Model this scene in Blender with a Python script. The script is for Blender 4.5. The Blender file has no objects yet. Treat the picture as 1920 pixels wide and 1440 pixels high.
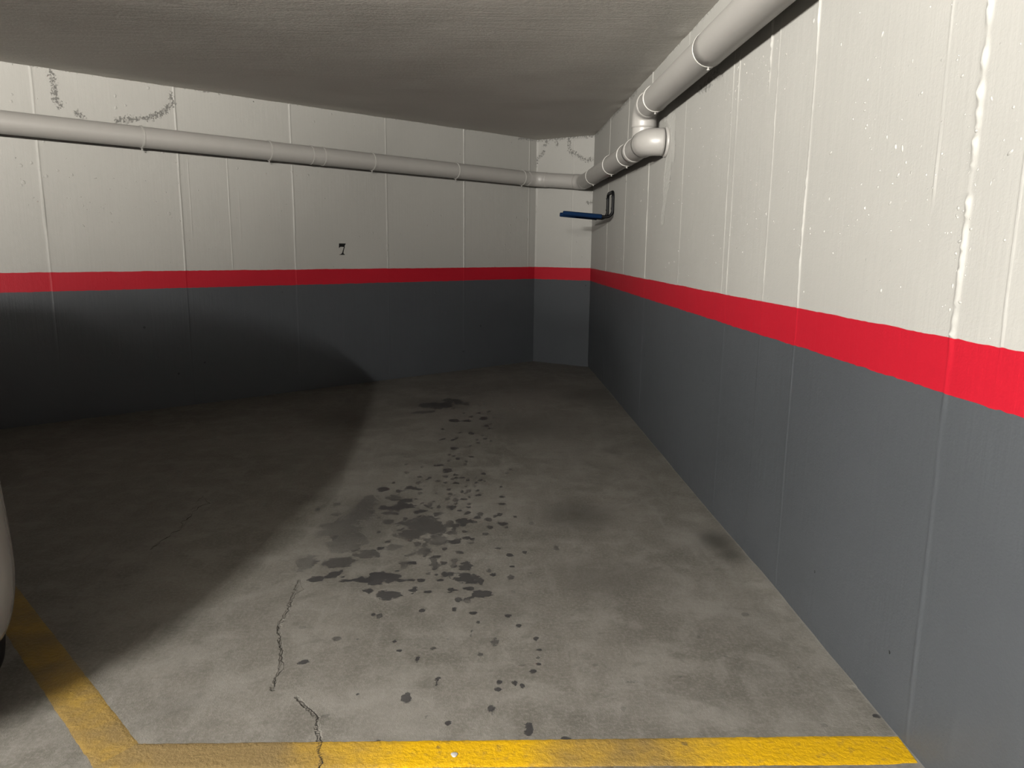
import bpy, bmesh, math, random
import numpy as np
from mathutils import Vector, Matrix

# ---------------------------------------------------------------- camera, world, lights, exposure
SC = bpy.context.scene
COL = SC.collection
SC.view_settings.view_transform = 'Standard'
SC.view_settings.look = 'None'
SC.view_settings.gamma = 1.0
SC.view_settings.use_curve_mapping = False
SC.view_settings.exposure = 0.0

CAM_H = 1.25
cam_d = bpy.data.cameras.new('camera')
cam_d.sensor_fit = 'HORIZONTAL'
cam_d.sensor_width = 36.0
cam_d.lens = 36.0 * 1397.0 / 1920.0
cam_d.clip_start = 0.02
cam = bpy.data.objects.new('camera', cam_d)
COL.objects.link(cam)
_r = Vector((0.999487, -0.03027, 0.010467)); _u = Vector((-0.004888, 0.178803, 0.983873)); _b = Vector((-0.031653, -0.983419, 0.178564))
cam.matrix_world = Matrix(((_r.x, _u.x, _b.x, 0), (_r.y, _u.y, _b.y, 0), (_r.z, _u.z, _b.z, CAM_H), (0, 0, 0, 1)))
SC.camera = cam

world = bpy.data.worlds.new('world')
SC.world = world
world.use_nodes = True
world.node_tree.nodes['Background'].inputs['Color'].default_value = (1.0, 0.97, 0.92, 1)
world.node_tree.nodes['Background'].inputs['Strength'].default_value = 0.004

CEIL_Z = 2.406
WARM = (1.0, 0.955, 0.87)
# ceiling battens of the garage: (x, y, z, rotation about z, length, watts)
LAMPS = [
    (-2.00, -1.58, 2.22, 0.15, 1.20, 3300.0, (1.0, 0.973, 0.918)),
]

# unseen fill lights, added to brighten the upper walls but little of the floor:
# (x, y, z, azimuth from +Y in degrees (left negative), elevation in degrees, spread in degrees, watts)
FILL_LIGHTS = [
    (-1.0, -1.5, 2.3, -27.0, 11.5, 60.0, 150.0),
    (-0.6, -1.5, 2.3, -6.0, 12.5, 55.0, 70.0),
    (-4.0, -2.0, 2.1, 38.0, 8.0, 45.0, 84.0),
]

# ---------------------------------------------------------------- small helpers
def rnd(seed):
    return np.random.RandomState(seed)

def vnoise(x, y, seed=0):
    """smooth value noise in -1..1 for numpy arrays"""
    x = np.asarray(x, float); y = np.asarray(y, float)
    xi = np.floor(x).astype(np.int64); yi = np.floor(y).astype(np.int64)
    fx = x - xi; fy = y - yi
    fx = fx * fx * (3 - 2 * fx); fy = fy * fy * (3 - 2 * fy)
    def h(a, b):
        n = (a * 374761393 + b * 668265263 + seed * 974634777) & 0x7fffffff
        n = ((n ^ (n >> 13)) * 1274126177) & 0x7fffffff
        n = n ^ (n >> 16)
        return (n & 0xffff) / 32767.5 - 1.0
    a = h(xi, yi); b = h(xi + 1, yi); c = h(xi, yi + 1); d = h(xi + 1, yi + 1)
    return (a * (1 - fx) + b * fx) * (1 - fy) + (c * (1 - fx) + d * fx) * fy

def fbm(x, y, seed=0, octs=4):
    s = 0; a = 1.0; t = 0
    for o in range(octs):
        s = s + a * vnoise(x * 2 ** o, y * 2 ** o, seed + o); t += a; a *= 0.5
    return s / t

def link(name, me, mat=None, parent=None):
    o = bpy.data.objects.new(name, me)
    COL.objects.link(o)
    if mat is not None and not me.materials:
        me.materials.append(mat)
    if parent is not None:
        o.parent = parent
    return o

def empty(name, loc=(0, 0, 0), rz=0.0):
    o = bpy.data.objects.new(name, None)
    o.empty_display_size = 0.1
    o.location = loc; o.rotation_euler = (0, 0, rz)
    COL.objects.link(o)
    return o

def tag(o, label=None, cat=None, group=None, kind=None):
    if label: o['label'] = label
    if cat: o['category'] = cat
    if group: o['group'] = group
    if kind: o['kind'] = kind
    return o

def mesh_np(name, verts, quads, smooth=True):
    me = bpy.data.meshes.new(name)
    n = len(verts); q = len(quads)
    me.vertices.add(n); me.vertices.foreach_set('co', np.asarray(verts, np.float32).ravel())
    me.loops.add(q * 4); me.loops.foreach_set('vertex_index', np.asarray(quads, np.int32).ravel())
    me.polygons.add(q)
    me.polygons.foreach_set('loop_start', np.arange(0, q * 4, 4, dtype=np.int32))
    me.polygons.foreach_set('loop_total', np.full(q, 4, np.int32))
    me.polygons.foreach_set('use_smooth', np.full(q, smooth, bool))
    me.update(calc_edges=True)
    me.validate()
    return me

def mesh_py(name, v, f, smooth=True):
    me = bpy.data.meshes.new(name)
    me.from_pydata([tuple(p) for p in v], [], f)
    if smooth:
        me.polygons.foreach_set('use_smooth', np.ones(len(me.polygons), bool))
    me.update()
    return me

def bm_mesh(name, bm, smooth=False):
    me = bpy.data.meshes.new(name)
    bmesh.ops.recalc_face_normals(bm, faces=bm.faces)
    for f in bm.faces: f.smooth = smooth
    bm.to_mesh(me); bm.free()
    return me

def grid_quads(nu, nv):
    i = np.arange(nu - 1)[:, None]; j = np.arange(nv - 1)[None, :]
    a = i * nv + j
    return np.stack([a, a + nv, a + nv + 1, a + 1], -1).reshape(-1, 4)

def attr(me, name, vals):
    a = me.attributes.new(name, 'FLOAT', 'POINT')
    a.data.foreach_set('value', np.asarray(vals, np.float32).ravel())

def seg_dist(px, py, poly):
    """distance to a polyline"""
    best = np.full(px.shape, 1e9)
    for (ax, ay), (bx, by) in zip(poly[:-1], poly[1:]):
        dx, dy = bx - ax, by - ay
        L = dx * dx + dy * dy + 1e-12
        t = np.clip(((px - ax) * dx + (py - ay) * dy) / L, 0, 1)
        best = np.minimum(best, np.hypot(px - ax - t * dx, py - ay - t * dy))
    return best

# ---------------------------------------------------------------- materials
class NT:
    def __init__(self, name):
        self.m = bpy.data.materials.new(name); self.m.use_nodes = True
        self.t = self.m.node_tree; self.n = self.t.nodes
        self.bsdf = self.n['Principled BSDF']
    def add(self, typ, props=None, **inp):
        nd = self.n.new(typ)
        for k, v in (props or {}).items(): setattr(nd, k, v)
        for k, v in inp.items():
            k = k.replace('_', ' ')
            s = nd.inputs[int(k[1:])] if (k[0] == 'i' and k[1:].isdigit()) else nd.inputs[k]
            self.set(s, v)
        return nd
    def set(self, s, v):
        if isinstance(v, bpy.types.NodeSocket): self.t.links.new(v, s)
        elif isinstance(v, bpy.types.Node): self.t.links.new(v.outputs[0], s)
        else:
            if isinstance(v, tuple) and len(v) == 3 and s.type == 'RGBA': v = v + (1,)
            s.default_value = v
    def b(self, **kw):
        for k, v in kw.items(): self.set(self.bsdf.inputs[k.replace('_', ' ')], v)
    def pos(self):
        return self.add('ShaderNodeNewGeometry').outputs['Position']
    def at(self, name):
        return self.add('ShaderNodeAttribute', dict(attribute_name=name)).outputs['Fac']
    def noise(self, scale, detail=4, rough=0.55, vec=None, dist=0.0):
        nd = self.add('ShaderNodeTexNoise', None, Scale=scale, Detail=detail, Roughness=rough, Distortion=dist)
        self.set(nd.inputs['Vector'], vec if vec is not None else self.pos())
        return nd.outputs['Fac']
    def math(self, op, a, b=0.0, clamp=False):
        return self.add('ShaderNodeMath', dict(operation=op, use_clamp=clamp), i0=a, i1=b).outputs[0]
    def step(self, x, lo, hi, a=0.0, b=1.0):
        nd = self.add('ShaderNodeMapRange', dict(interpolation_type='SMOOTHSTEP'))
        self.set(nd.inputs[0], x)
        for i, v in zip((1, 2, 3, 4), (lo, hi, a, b)): nd.inputs[i].default_value = v
        return nd.outputs[0]
    def mix(self, f, a, b, mode='MIX'):
        nd = self.add('ShaderNodeMix', dict(data_type='RGBA', blend_type=mode))
        self.set(nd.inputs[0], f); self.set(nd.inputs[6], a); self.set(nd.inputs[7], b)
        return nd.outputs[2]
    def bump(self, h, strength=0.5, dist=0.01, normal=None):
        nd = self.add('ShaderNodeBump', None, Strength=strength, Distance=dist, Height=h)
        if normal is not None: self.set(nd.inputs['Normal'], normal)
        return nd.outputs[0]

def simple(name, col, rough=0.5, metal=0.0, bump=None, var=0.0, coat=0.0):
    t = NT(name)
    c = col
    if var:
        c = t.mix(t.noise(6.0, 5), tuple(x * (1 - var) for x in col), tuple(min(1, x * (1 + var)) for x in col))
    t.b(Base_Color=c, Roughness=rough, Metallic=metal, Coat_Weight=coat)
    if bump: t.b(Normal=t.bump(t.noise(bump[0], 4), bump[1], 0.004))
    return t.m

def paint_wall(name, col, rough, pits=1.0, bumps=1.0, mottle=0.05, peel=True, spec=0.5):
    """rolled paint over board-marked concrete"""
    t = NT(name)
    P = t.pos()
    c = t.mix(t.noise(1.7, 5), tuple(x * (1 - mottle) for x in col), tuple(min(1, x * (1 + mottle)) for x in col))
    # vertical board grain
    mp = t.add('ShaderNodeMapping', None, Vector=P); mp.inputs['Scale'].default_value = (55, 55, 1.3)
    grain = t.noise(1.0, 3, 0.6, mp.outputs[0])
    # sparse splashes and pits
    v1 = t.add('ShaderNodeTexVoronoi', None, Scale=17.0, Vector=P)
    cellr = t.add('ShaderNodeSeparateColor', None, Color=v1.outputs['Color'])
    warp = t.noise(70.0, 2)
    rad = t.math('MULTIPLY', t.step(cellr.outputs[0], 0.55, 1.0), 0.20)
    rad = t.math('MULTIPLY', rad, t.step(t.noise(1.1, 3), 0.40, 0.62))
    d1 = t.math('ADD', v1.outputs['Distance'], t.math('MULTIPLY', t.math('SUBTRACT', warp, 0.5), 0.22))
    blob = t.step(t.math('SUBTRACT', rad, d1), -0.06, 0.05)
    v2 = t.add('ShaderNodeTexVoronoi', None, Scale=6.5, Vector=P)
    cell2 = t.add('ShaderNodeSeparateColor', None, Color=v2.outputs['Color'])
    rad2 = t.math('MULTIPLY', t.step(cell2.outputs[1], 0.35, 1.0), 0.035 * pits)
    pit = t.step(t.math('SUBTRACT', rad2, v2.outputs['Distance']), -0.004, 0.006)
    c = t.mix(t.math('MULTIPLY', pit, 0.8), c, tuple(x * 0.25 for x in col))
    h = t.math('MULTIPLY', grain, 0.17)
    h = t.math('ADD', h, t.math('MULTIPLY', t.noise(160.0, 3), 0.10))
    h = t.math('ADD', h, t.math('MULTIPLY', t.noise(22.0, 4), 0.16))
    h = t.math('ADD', h, t.math('MULTIPLY', blob, 0.55 * bumps))
    h = t.math('SUBTRACT', h, t.math('MULTIPLY', pit, 0.6))
    if peel:
        pl = t.at('peel')
        n = t.noise(62.0, 6, 0.7, None, 0.5)
        crk = t.step(t.math('ADD', t.math('MULTIPLY', pl, 0.33), n), 0.78, 0.92)
        c = t.mix(t.math('MULTIPLY', crk, 0.7), c, tuple(x * 0.25 for x in col))
        h = t.math('SUBTRACT', h, t.math('MULTIPLY', crk, 0.8))
        ps = t.at('plaster')
        pm = t.step(t.math('ADD', t.math('MULTIPLY', ps, 0.8), t.noise(9.0, 5, 0.6)), 0.72, 0.95)
        c = t.mix(t.math('MULTIPLY', pm, 0.7), c, (0.273, 0.2688, 0.252))
        h = t.math('ADD', h, t.math('MULTIPLY', t.math('MULTIPLY', pm, t.noise(30.0, 4)), 0.9))
    t.b(Base_Color=c, Roughness=rough, Normal=t.bump(h, 0.75, 0.006))
    t.set(t.bsdf.inputs['Specular IOR Level'], spec)
    return t.m

M = {}
WHITE = (0.2205, 0.2156, 0.2016)
M['wall_white'] = paint_wall('white_wall_paint', WHITE, 0.6)
M['wall_red'] = paint_wall('red_stripe_paint', (0.2275, 0.0042, 0.0112), 0.5, pits=0.3, bumps=0.35, mottle=0.04, peel=False, spec=0.22)
M['wall_grey'] = paint_wall('grey_wall_paint', (0.0364, 0.0397, 0.0434), 0.45, pits=2.2, bumps=0.3, mottle=0.10, peel=False, spec=0.22)
M['pipe'] = simple('painted_pipe', (0.21, 0.2016, 0.1904), 0.42, var=0.04, bump=(30.0, 0.05))
M['pipe_ring'] = simple('painted_pipe_ring', (0.224, 0.217, 0.203), 0.5)
M['black'] = simple('black_steel', (0.003, 0.003, 0.0035), 0.45, var=0.2)
M['blue'] = simple('blue_foam', (0.0006, 0.009, 0.032), 0.9, var=0.15, bump=(120.0, 0.15))
M['car_white'] = simple('white_car_paint', (0.231, 0.224, 0.21), 0.25, coat=0.4, var=0.01)
M['tyre'] = simple('tyre_rubber', (0.010, 0.010, 0.010), 0.8, bump=(60.0, 0.2))
M['trim'] = simple('black_plastic', (0.012, 0.012, 0.013), 0.5)
M['rim'] = simple('silver_rim', (0.45, 0.45, 0.46), 0.3, metal=0.9)
M['car_glass'] = simple('dark_car_glass', (0.012, 0.014, 0.016), 0.06)
M['red_lens'] = simple('red_lens', (0.35, 0.01, 0.01), 0.15)
M['clear_lens'] = simple('clear_lens', (0.6, 0.6, 0.62), 0.1)
M['digit'] = simple('black_number_paint', (0.004, 0.004, 0.004), 0.6)
M['lamp_body'] = simple('lamp_housing', (0.7, 0.7, 0.7), 0.4)
M['crack'] = simple('crack_dark', (0.010, 0.009, 0.008), 0.9)
M['plate'] = simple('plate_white', (0.7, 0.7, 0.68), 0.4)

for _k in ('digit', 'black', 'blue', 'crack', 'tyre'):
    M[_k].node_tree.nodes['Principled BSDF'].inputs['Specular IOR Level'].default_value = 0.12

def ceiling_mat():
    t = NT('ceiling_paint')
    c = t.mix(t.noise(0.9, 5), (0.42, 0.399, 0.3696), (0.504, 0.483, 0.4452))
    mp = t.add('ShaderNodeMapping', None, Vector=t.pos()); mp.inputs['Scale'].default_value = (3.0, 25, 1)
    h = t.math('ADD', t.math('MULTIPLY', t.noise(1.0, 4, 0.6, mp.outputs[0]), 0.5), t.math('MULTIPLY', t.noise(60.0, 4), 0.4))
    t.b(Base_Color=c, Roughness=0.8, Normal=t.bump(h, 0.35, 0.006))
    return t.m
M['ceiling'] = ceiling_mat()

def floor_mat():
    t = NT('stained_concrete')
    P = t.pos()
    big = t.noise(1.3, 6, 0.6, None, 0.6)
    mid = t.noise(6.0, 6, 0.62, None, 0.4)
    fine = t.noise(90.0, 5, 0.65)
    c = t.mix(t.step(big, 0.30, 0.70), (0.05054, 0.04732, 0.04004), (0.07826, 0.07329, 0.06412))
    c = t.mix(t.step(mid, 0.44, 0.66, 0.0, 0.70), c, (0.09919, 0.09422, 0.08414))
    c = t.mix(t.step(t.noise(3.1, 5, 0.6), 0.52, 0.72, 0.0, 0.40), c, (0.03871, 0.0364, 0.03094))
    c = t.mix(t.step(fine, 0.42, 0.68, 0.0, 0.45), c, (0.12103, 0.11466, 0.10423))
    c = t.mix(t.step(t.noise(19.0, 6, 0.65, None, 0.3), 0.52, 0.66, 0.0, 0.36), c, (0.042, 0.0399, 0.0343))
    # trowel and tyre streaks
    mp = t.add('ShaderNodeMapping', None, Vector=P); mp.inputs['Scale'].default_value = (14, 2.2, 1); mp.inputs['Rotation'].default_value = (0, 0, 0.6)
    c = t.mix(t.step(t.noise(1.0, 5, 0.6, mp.outputs[0]), 0.52, 0.70, 0.0, 0.32), c, (0.11102, 0.10605, 0.09597))
    mp2 = t.add('ShaderNodeMapping', None, Vector=P); mp2.inputs['Scale'].default_value = (6, 40, 1); mp2.inputs['Rotation'].default_value = (0, 0, -0.5)
    c = t.mix(t.step(t.noise(1.0, 4, 0.6, mp2.outputs[0], 0.8), 0.60, 0.70, 0.0, 0.30), c, (0.11284, 0.10689, 0.09688))
    pale = t.at('pale'); sm = t.at('smudge'); dr = t.at('drop'); ck = t.at('crack')
    c = t.mix(t.step(t.math('ADD', pale, t.math('MULTIPLY', t.math('SUBTRACT', mid, 0.5), 0.8)), 0.15, 0.95, 0.0, 0.60), c, (0.11284, 0.10689, 0.09688))
    c = t.mix(t.step(t.math('ADD', sm, t.math('MULTIPLY', t.math('SUBTRACT', mid, 0.5), 0.5)), 0.05, 0.9, 0.0, 0.78), c, (0.01729, 0.01638, 0.01365))
    n0 = t.math('SUBTRACT', t.noise(13.0, 3, 0.6), 0.5)
    n1 = t.math('SUBTRACT', t.noise(36.0, 4, 0.6), 0.5)
    n2 = t.math('SUBTRACT', t.noise(110.0, 3, 0.6), 0.5)
    e = t.math('ADD', dr, t.math('ADD', t.math('MULTIPLY', n0, 1.15), t.math('ADD', t.math('MULTIPLY', n1, 1.5), t.math('MULTIPLY', n2, 0.4))))
    mp3 = t.add('ShaderNodeMapping', None, Vector=P); mp3.inputs['Scale'].default_value = (16, 75, 1); mp3.inputs['Rotation'].default_value = (0, 0, -0.75)
    e = t.math('ADD', e, t.math('MULTIPLY', t.math('SUBTRACT', t.noise(1.0, 5, 0.65, mp3.outputs[0], 0.5), 0.5), 1.1))
    dm = t.step(e, 0.24, 0.36)
    dstr = t.math('MULTIPLY', dm, t.at('drop_dark'))
    c = t.mix(t.math('MULTIPLY', dstr, 0.84), c, (0.01225, 0.01225, 0.01365))
    cm = t.step(t.math('ADD', ck, t.math('MULTIPLY', n1, 1.4)), 0.62, 0.95)
    c = t.mix(t.math('MULTIPLY', cm, 0.10), c, (0.01505, 0.01365, 0.01183))
    ed = t.at('edge')
    c = t.mix(t.step(t.math('ADD', ed, t.math('MULTIPLY', n1, 1.2)), 0.55, 1.0, 0.0, 0.6), c, (0.11102, 0.1078, 0.10101))
    h = t.math('ADD', t.math('MULTIPLY', mid, 0.5), t.math('MULTIPLY', fine, 0.25))
    h = t.math('ADD', h, t.math('MULTIPLY', t.noise(260.0, 3), 0.2))
    h = t.math('SUBTRACT', h, t.math('MULTIPLY', cm, 1.0))
    h = t.math('MULTIPLY', h, t.math('SUBTRACT', 1.0, t.math('MULTIPLY', dstr, 0.6)))
    t.b(Base_Color=c, Normal=t.bump(h, 0.6, 0.007), Roughness=t.step(dstr, 0.0, 1.0, 0.62, 0.36))
    t.set(t.bsdf.inputs['Specular IOR Level'], 0.18)
    return t.m
M['floor'] = floor_mat()

def line_mat():
    t = NT('worn_yellow_paint')
    mid = t.noise(7.0, 6, 0.6)
    w = t.at('wear')
    wm = t.math('ADD', w, t.math('MULTIPLY', t.math('SUBTRACT', mid, 0.5), 0.7))
    c = t.mix(t.step(wm, 0.18, 0.90), (0.28, 0.1645, 0.0014), (0.088, 0.062, 0.027))
    c = t.mix(t.step(t.noise(45.0, 5, 0.65), 0.50, 0.72, 0.0, 0.40), c, (0.09009, 0.06237, 0.02415))
    spots = t.step(t.noise(11.0, 4, 0.6), 0.66, 0.72, 0.0, 0.65)
    c = t.mix(spots, c, (0.03458, 0.02961, 0.02093))
    ck = t.step(t.math('ADD', t.at('crack'), t.math('MULTIPLY', t.math('SUBTRACT', t.noise(34.0, 4), 0.5), 0.25)), 0.62, 0.78)
    c = t.mix(t.math('MULTIPLY', ck, 0.7), c, (0.01729, 0.01365, 0.01043))
    h = t.math('ADD', t.noise(80.0, 4), t.math('MULTIPLY', t.noise(240.0, 3), 0.4))
    t.b(Base_Color=c, Roughness=0.6, Normal=t.bump(h, 0.7, 0.005))
    t.set(t.bsdf.inputs['Specular IOR Level'], 0.15)
    return t.m
M['line'] = line_mat()
# ---------------------------------------------------------------- room shell
C1 = np.array([0.502, 8.34]); C2 = np.array([1.08, 7.94])      # the two corners of the canted end wall
LD = np.array([0.759, 0.651]); LD = LD / np.linalg.norm(LD)       # along the left wall, towards the corner
LN = np.array([LD[1], -LD[0]])                                    # into the room
XW = 1.08
STRIPE_LO, STRIPE_HI = 0.925, 1.0565

def lines(lo, hi, coarse, marks, fine=0.004, half=0.022):
    a = list(np.arange(lo, hi + 1e-9, coarse)) + [hi]
    for m in marks:
        a += list(np.arange(m - half, m + half, fine))
    a = np.unique(np.round([x for x in a if lo <= x <= hi], 4))
    keep = [a[0]]
    for x in a[1:]:
        if x - keep[-1] > 0.0018: keep.append(x)
    if keep[-1] != hi: keep[-1] = hi
    return np.array(keep)

def build_wall(name, org, dvec, nvec, lo, hi, seams, seed, peels, plaster=None, top=CEIL_Z + 0.03, coarse=0.02):
    """three painted bands of one cast concrete wall, with raised formwork seams"""
    us = lines(lo, hi, coarse, [s[0] for s in seams if s[2] > 0.0])
    def band(nm, zl, zh, mat, parent, dz, wob_lo, wob_hi):
        zs = np.linspace(zl, zh, max(3, int(round((zh - zl) / dz)) + 1))
        U, Z = np.meshgrid(us, zs, indexing='ij')
        Zr = Z.copy()
        f = (Z - zl) / (zh - zl)
        Zr += wob_lo * (1 - f) + wob_hi * f if False else 0
        e_lo = 0.0035 * fbm(us * 9, us * 0 + 3.3, seed + 60) + 0.0018 * vnoise(us * 60, us * 0, seed + 61)
        e_hi = 0.0025 * fbm(us * 7, us * 0 + 8.3, seed + 70) + 0.0012 * vnoise(us * 60, us * 0, seed + 71)
        if wob_lo: Zr += (1 - f) * (e_lo if wob_lo == 1 else e_hi)[:, None]
        if wob_hi: Zr += f * (e_lo if wob_hi == 1 else e_hi)[:, None]
        D = 0.0035 * fbm(U * 1.1, Zr * 1.1, seed, 3) + 0.0009 * fbm(U * 9, Zr * 6, seed + 5, 3)
        last = 0.0
        for i, (s, w, hgt, st, zlo, zhi, rough) in enumerate(seams):
            n = vnoise(Zr * 7, Zr * 0 + i * 7.7, seed + 20)
            off = 0.0025 * vnoise(Zr * 4, Zr * 0 + i * 3.1, seed + 30) + 0.0013 * rough * vnoise(Zr * 55, Zr * 0 + i, seed + 31)
            amp = hgt * (0.70 + 0.40 * n + 0.35 * rough * vnoise(Zr * 33, Zr * 0 + i, seed + 33) + 0.40 * rough * vnoise(Zr * 95, Zr * 0 + i, seed + 39) + 0.25 * vnoise(Zr * 1.3, Zr * 0 + i, seed + 35))
            win = np.clip((Zr - zlo) / 0.05, 0, 1) * np.clip((zhi - Zr) / 0.05, 0, 1)
            fade = np.where(Zr < STRIPE_HI, 0.22, 1.0)
            D = D + win * fade * np.maximum(amp, 0) * np.exp(-((U - s - off) / w) ** 2)
            D = D + st * 0.5 * (1 + np.tanh((U - s - off) / 0.003)) * win
        X = org[0] + dvec[0] * U + nvec[0] * D; Y = org[1] + dvec[1] * U + nvec[1] * D
        me = mesh_np(nm, np.stack([X, Y, Zr], -1).reshape(-1, 3), grid_quads(*U.shape))
        pe = np.zeros(U.shape)
        for k, pl in enumerate(peels):
            wd = 0.040
            pe = np.maximum(pe, np.exp(-(seg_dist(U, Zr, pl) / wd) ** 2))
        pe = np.maximum(pe, 0.85 * np.exp(-((CEIL_Z - Zr) / 0.014) ** 2))
        attr(me, 'peel', pe)
        ps = np.zeros(U.shape)
        if plaster:
            for (pts, wd) in plaster:
                ps = np.maximum(ps, np.exp(-(seg_dist(U, Zr, pts) / wd) ** 2))
        attr(me, 'plaster', ps)
        return link(nm, me, mat, parent)
    w = band(name, STRIPE_HI, top, M['wall_white'], None, 0.009, 2, 0)
    w['kind'] = 'structure'
    r = band('red_stripe', STRIPE_LO, STRIPE_HI, M['wall_red'], w, 0.014, 1, 2)
    r['label'] = 'red painted stripe'
    g = band('grey_base', -0.02, STRIPE_LO, M['wall_grey'], w, 0.02, 0, 1)
    g['label'] = 'grey painted lower band'
    return w

A, Z9 = 0.0, 9.0
# seams: position along the wall, half width, height, step, from z, to z, roughness
L_SEAMS = [(-4.66, .006, .007, .002, 0, 9, .3), (-3.75, .006, .007, -.002, 0, 9, .3), (-2.835, .006, .006, .002, 0, 9, .3),
           (-1.91, .006, .005, .0, 0, 9, .3), (-1.00, .007, .009, .001, 0, 9, .3), (-.10, .006, .006, .0, 0, 9, .2),
           (-3.38, .003, .003, 0, 1.05, 2.0, .2), (-3.68, .0025, .002, 0, 1.3, 1.9, .2), (-3.30, .0025, .002, 0, 1.3, 1.7, .2),
           (-5.6, .006, .006, .001, 0, 9, .3), (-6.5, .006, .006, .001, 0, 9, .3)]
LPEEL = [[(-3.772, 2.344), (-3.761, 2.293), (-3.818, 2.229), (-3.869, 2.193), (-3.96, 2.156), (-4.055, 2.141), (-4.152, 2.115)],
         [(-4.536, 2.379), (-4.532, 2.311), (-4.53, 2.223), (-4.507, 2.167)], [(-4.409, 2.145), (-4.369, 2.115)],
         [(-0.255, 2.397), (-0.029, 2.409)]]
wall_left = build_wall('wall_left', C1, LD, LN, -7.2, 0.0, L_SEAMS, 11, LPEEL)
CD = C2 - C1; CW = float(np.linalg.norm(CD)); CD = CD / CW; CN = np.array([CD[1], -CD[0]])
CPEEL = [[(0.24, 2.413), (0.254, 2.341)], [(0.13, 2.365), (0.11, 2.344)], [(0.099, 2.274), (0.02, 2.212), (0.0, 2.153)],
         [(0.401, 2.39), (0.409, 2.309), (0.417, 2.261), (0.5, 2.224), (0.577, 2.177), (0.614, 2.159), (0.676, 2.171)],
         [(0.628, 1.733), (0.69, 1.737)], [(0.009, 2.402), (0.698, 2.402)]]
wall_back = build_wall('wall_back', C1, CD, CN, 0.0, CW, [(.46, .003, .003, 0, 0, 9, .2), (.01, .01, .006, 0, 0, 9, .6)], 23, CPEEL, coarse=0.015)
R_SEAMS = [(6.90, .005, .005, .001, 0, 9, .2), (6.00, .005, .005, -.001, 0, 9, .2), (5.16, .005, .006, .001, 0, 9, .2),
           (3.365, .0035, .004, .0005, 0, 9, .4), (3.44, .002, .0025, 0, .9, 9, .3), (2.915, .003, .0032, -.0005, 0, 9, .5), (3.0, .005, .005, 0, 1.85, 9, 1.8),
           (2.58, .004, .0055, .001, 0, 9, .5), (1.69, .0075, .0085, .0015, 0, 9, 1.5), (1.525, .0025, .0028, 0, 0, 9, .5), (1.83, .0028, .004, 0, 1.35, 9, .2),
           (0.70, .006, .008, .001, 0, 9, .3), (4.25, .003, .003, 0, 0, 9, .2), (-.2, .006, .008, .001, 0, 9, .3)]
RPEEL = [[(3.923, 2.060), (3.802, 2.05)], [(3.681, 2.08), (4.0, 2.06)], [(7.777, 2.40), (5.716, 2.40)]]
PLAST = [([(4.85, 2.12), (4.53, 1.99), (4.50, 1.80)], 0.05), ([(4.52, 1.9), (4.60, 1.66), (4.70, 1.45)], 0.045), ([(4.62, 1.80), (4.66, 1.62)], 0.05)]
# right wall runs along +Y, its face towards -X
wall_right = build_wall('wall_right', np.array([XW, 0.0]), np.array([0.0, 1.0]), np.array([-1.0, 0.0]), -2.6, 7.94, R_SEAMS, 37, RPEEL, PLAST)

def ceiling():
    xs = np.unique(np.round(np.concatenate([np.arange(-6.5, 1.16, 0.05), np.arange(0.9, 1.12, 0.02)]), 4))
    ys = np.unique(np.round(np.concatenate([np.arange(-9.0, 0, 0.5), np.arange(0, 8.7, 0.05)]), 4))
    X, Y = np.meshgrid(xs, ys, indexing='ij')
    dl = (X - C1[0]) * LN[0] + (Y - C1[1]) * LN[1]
    dr = XW - X
    dc = (X - C1[0]) * CN[0] + (Y - C1[1]) * CN[1]
    d = np.minimum(np.minimum(np.abs(dl), np.abs(dr)), np.abs(dc))
    near = np.exp(-(d / 0.06) ** 2)
    Z = CEIL_Z + 0.004 * fbm(X * 0.9, Y * 0.9, 3) + near * 0.006 * fbm(X * 5, Y * 5, 8)
    me = mesh_np('ceiling', np.stack([X, Y, Z], -1).reshape(-1, 3), grid_quads(*X.shape)[:, ::-1])
    return tag(link('ceiling', me, M['ceiling']), kind='structure')
ceiling()

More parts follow.
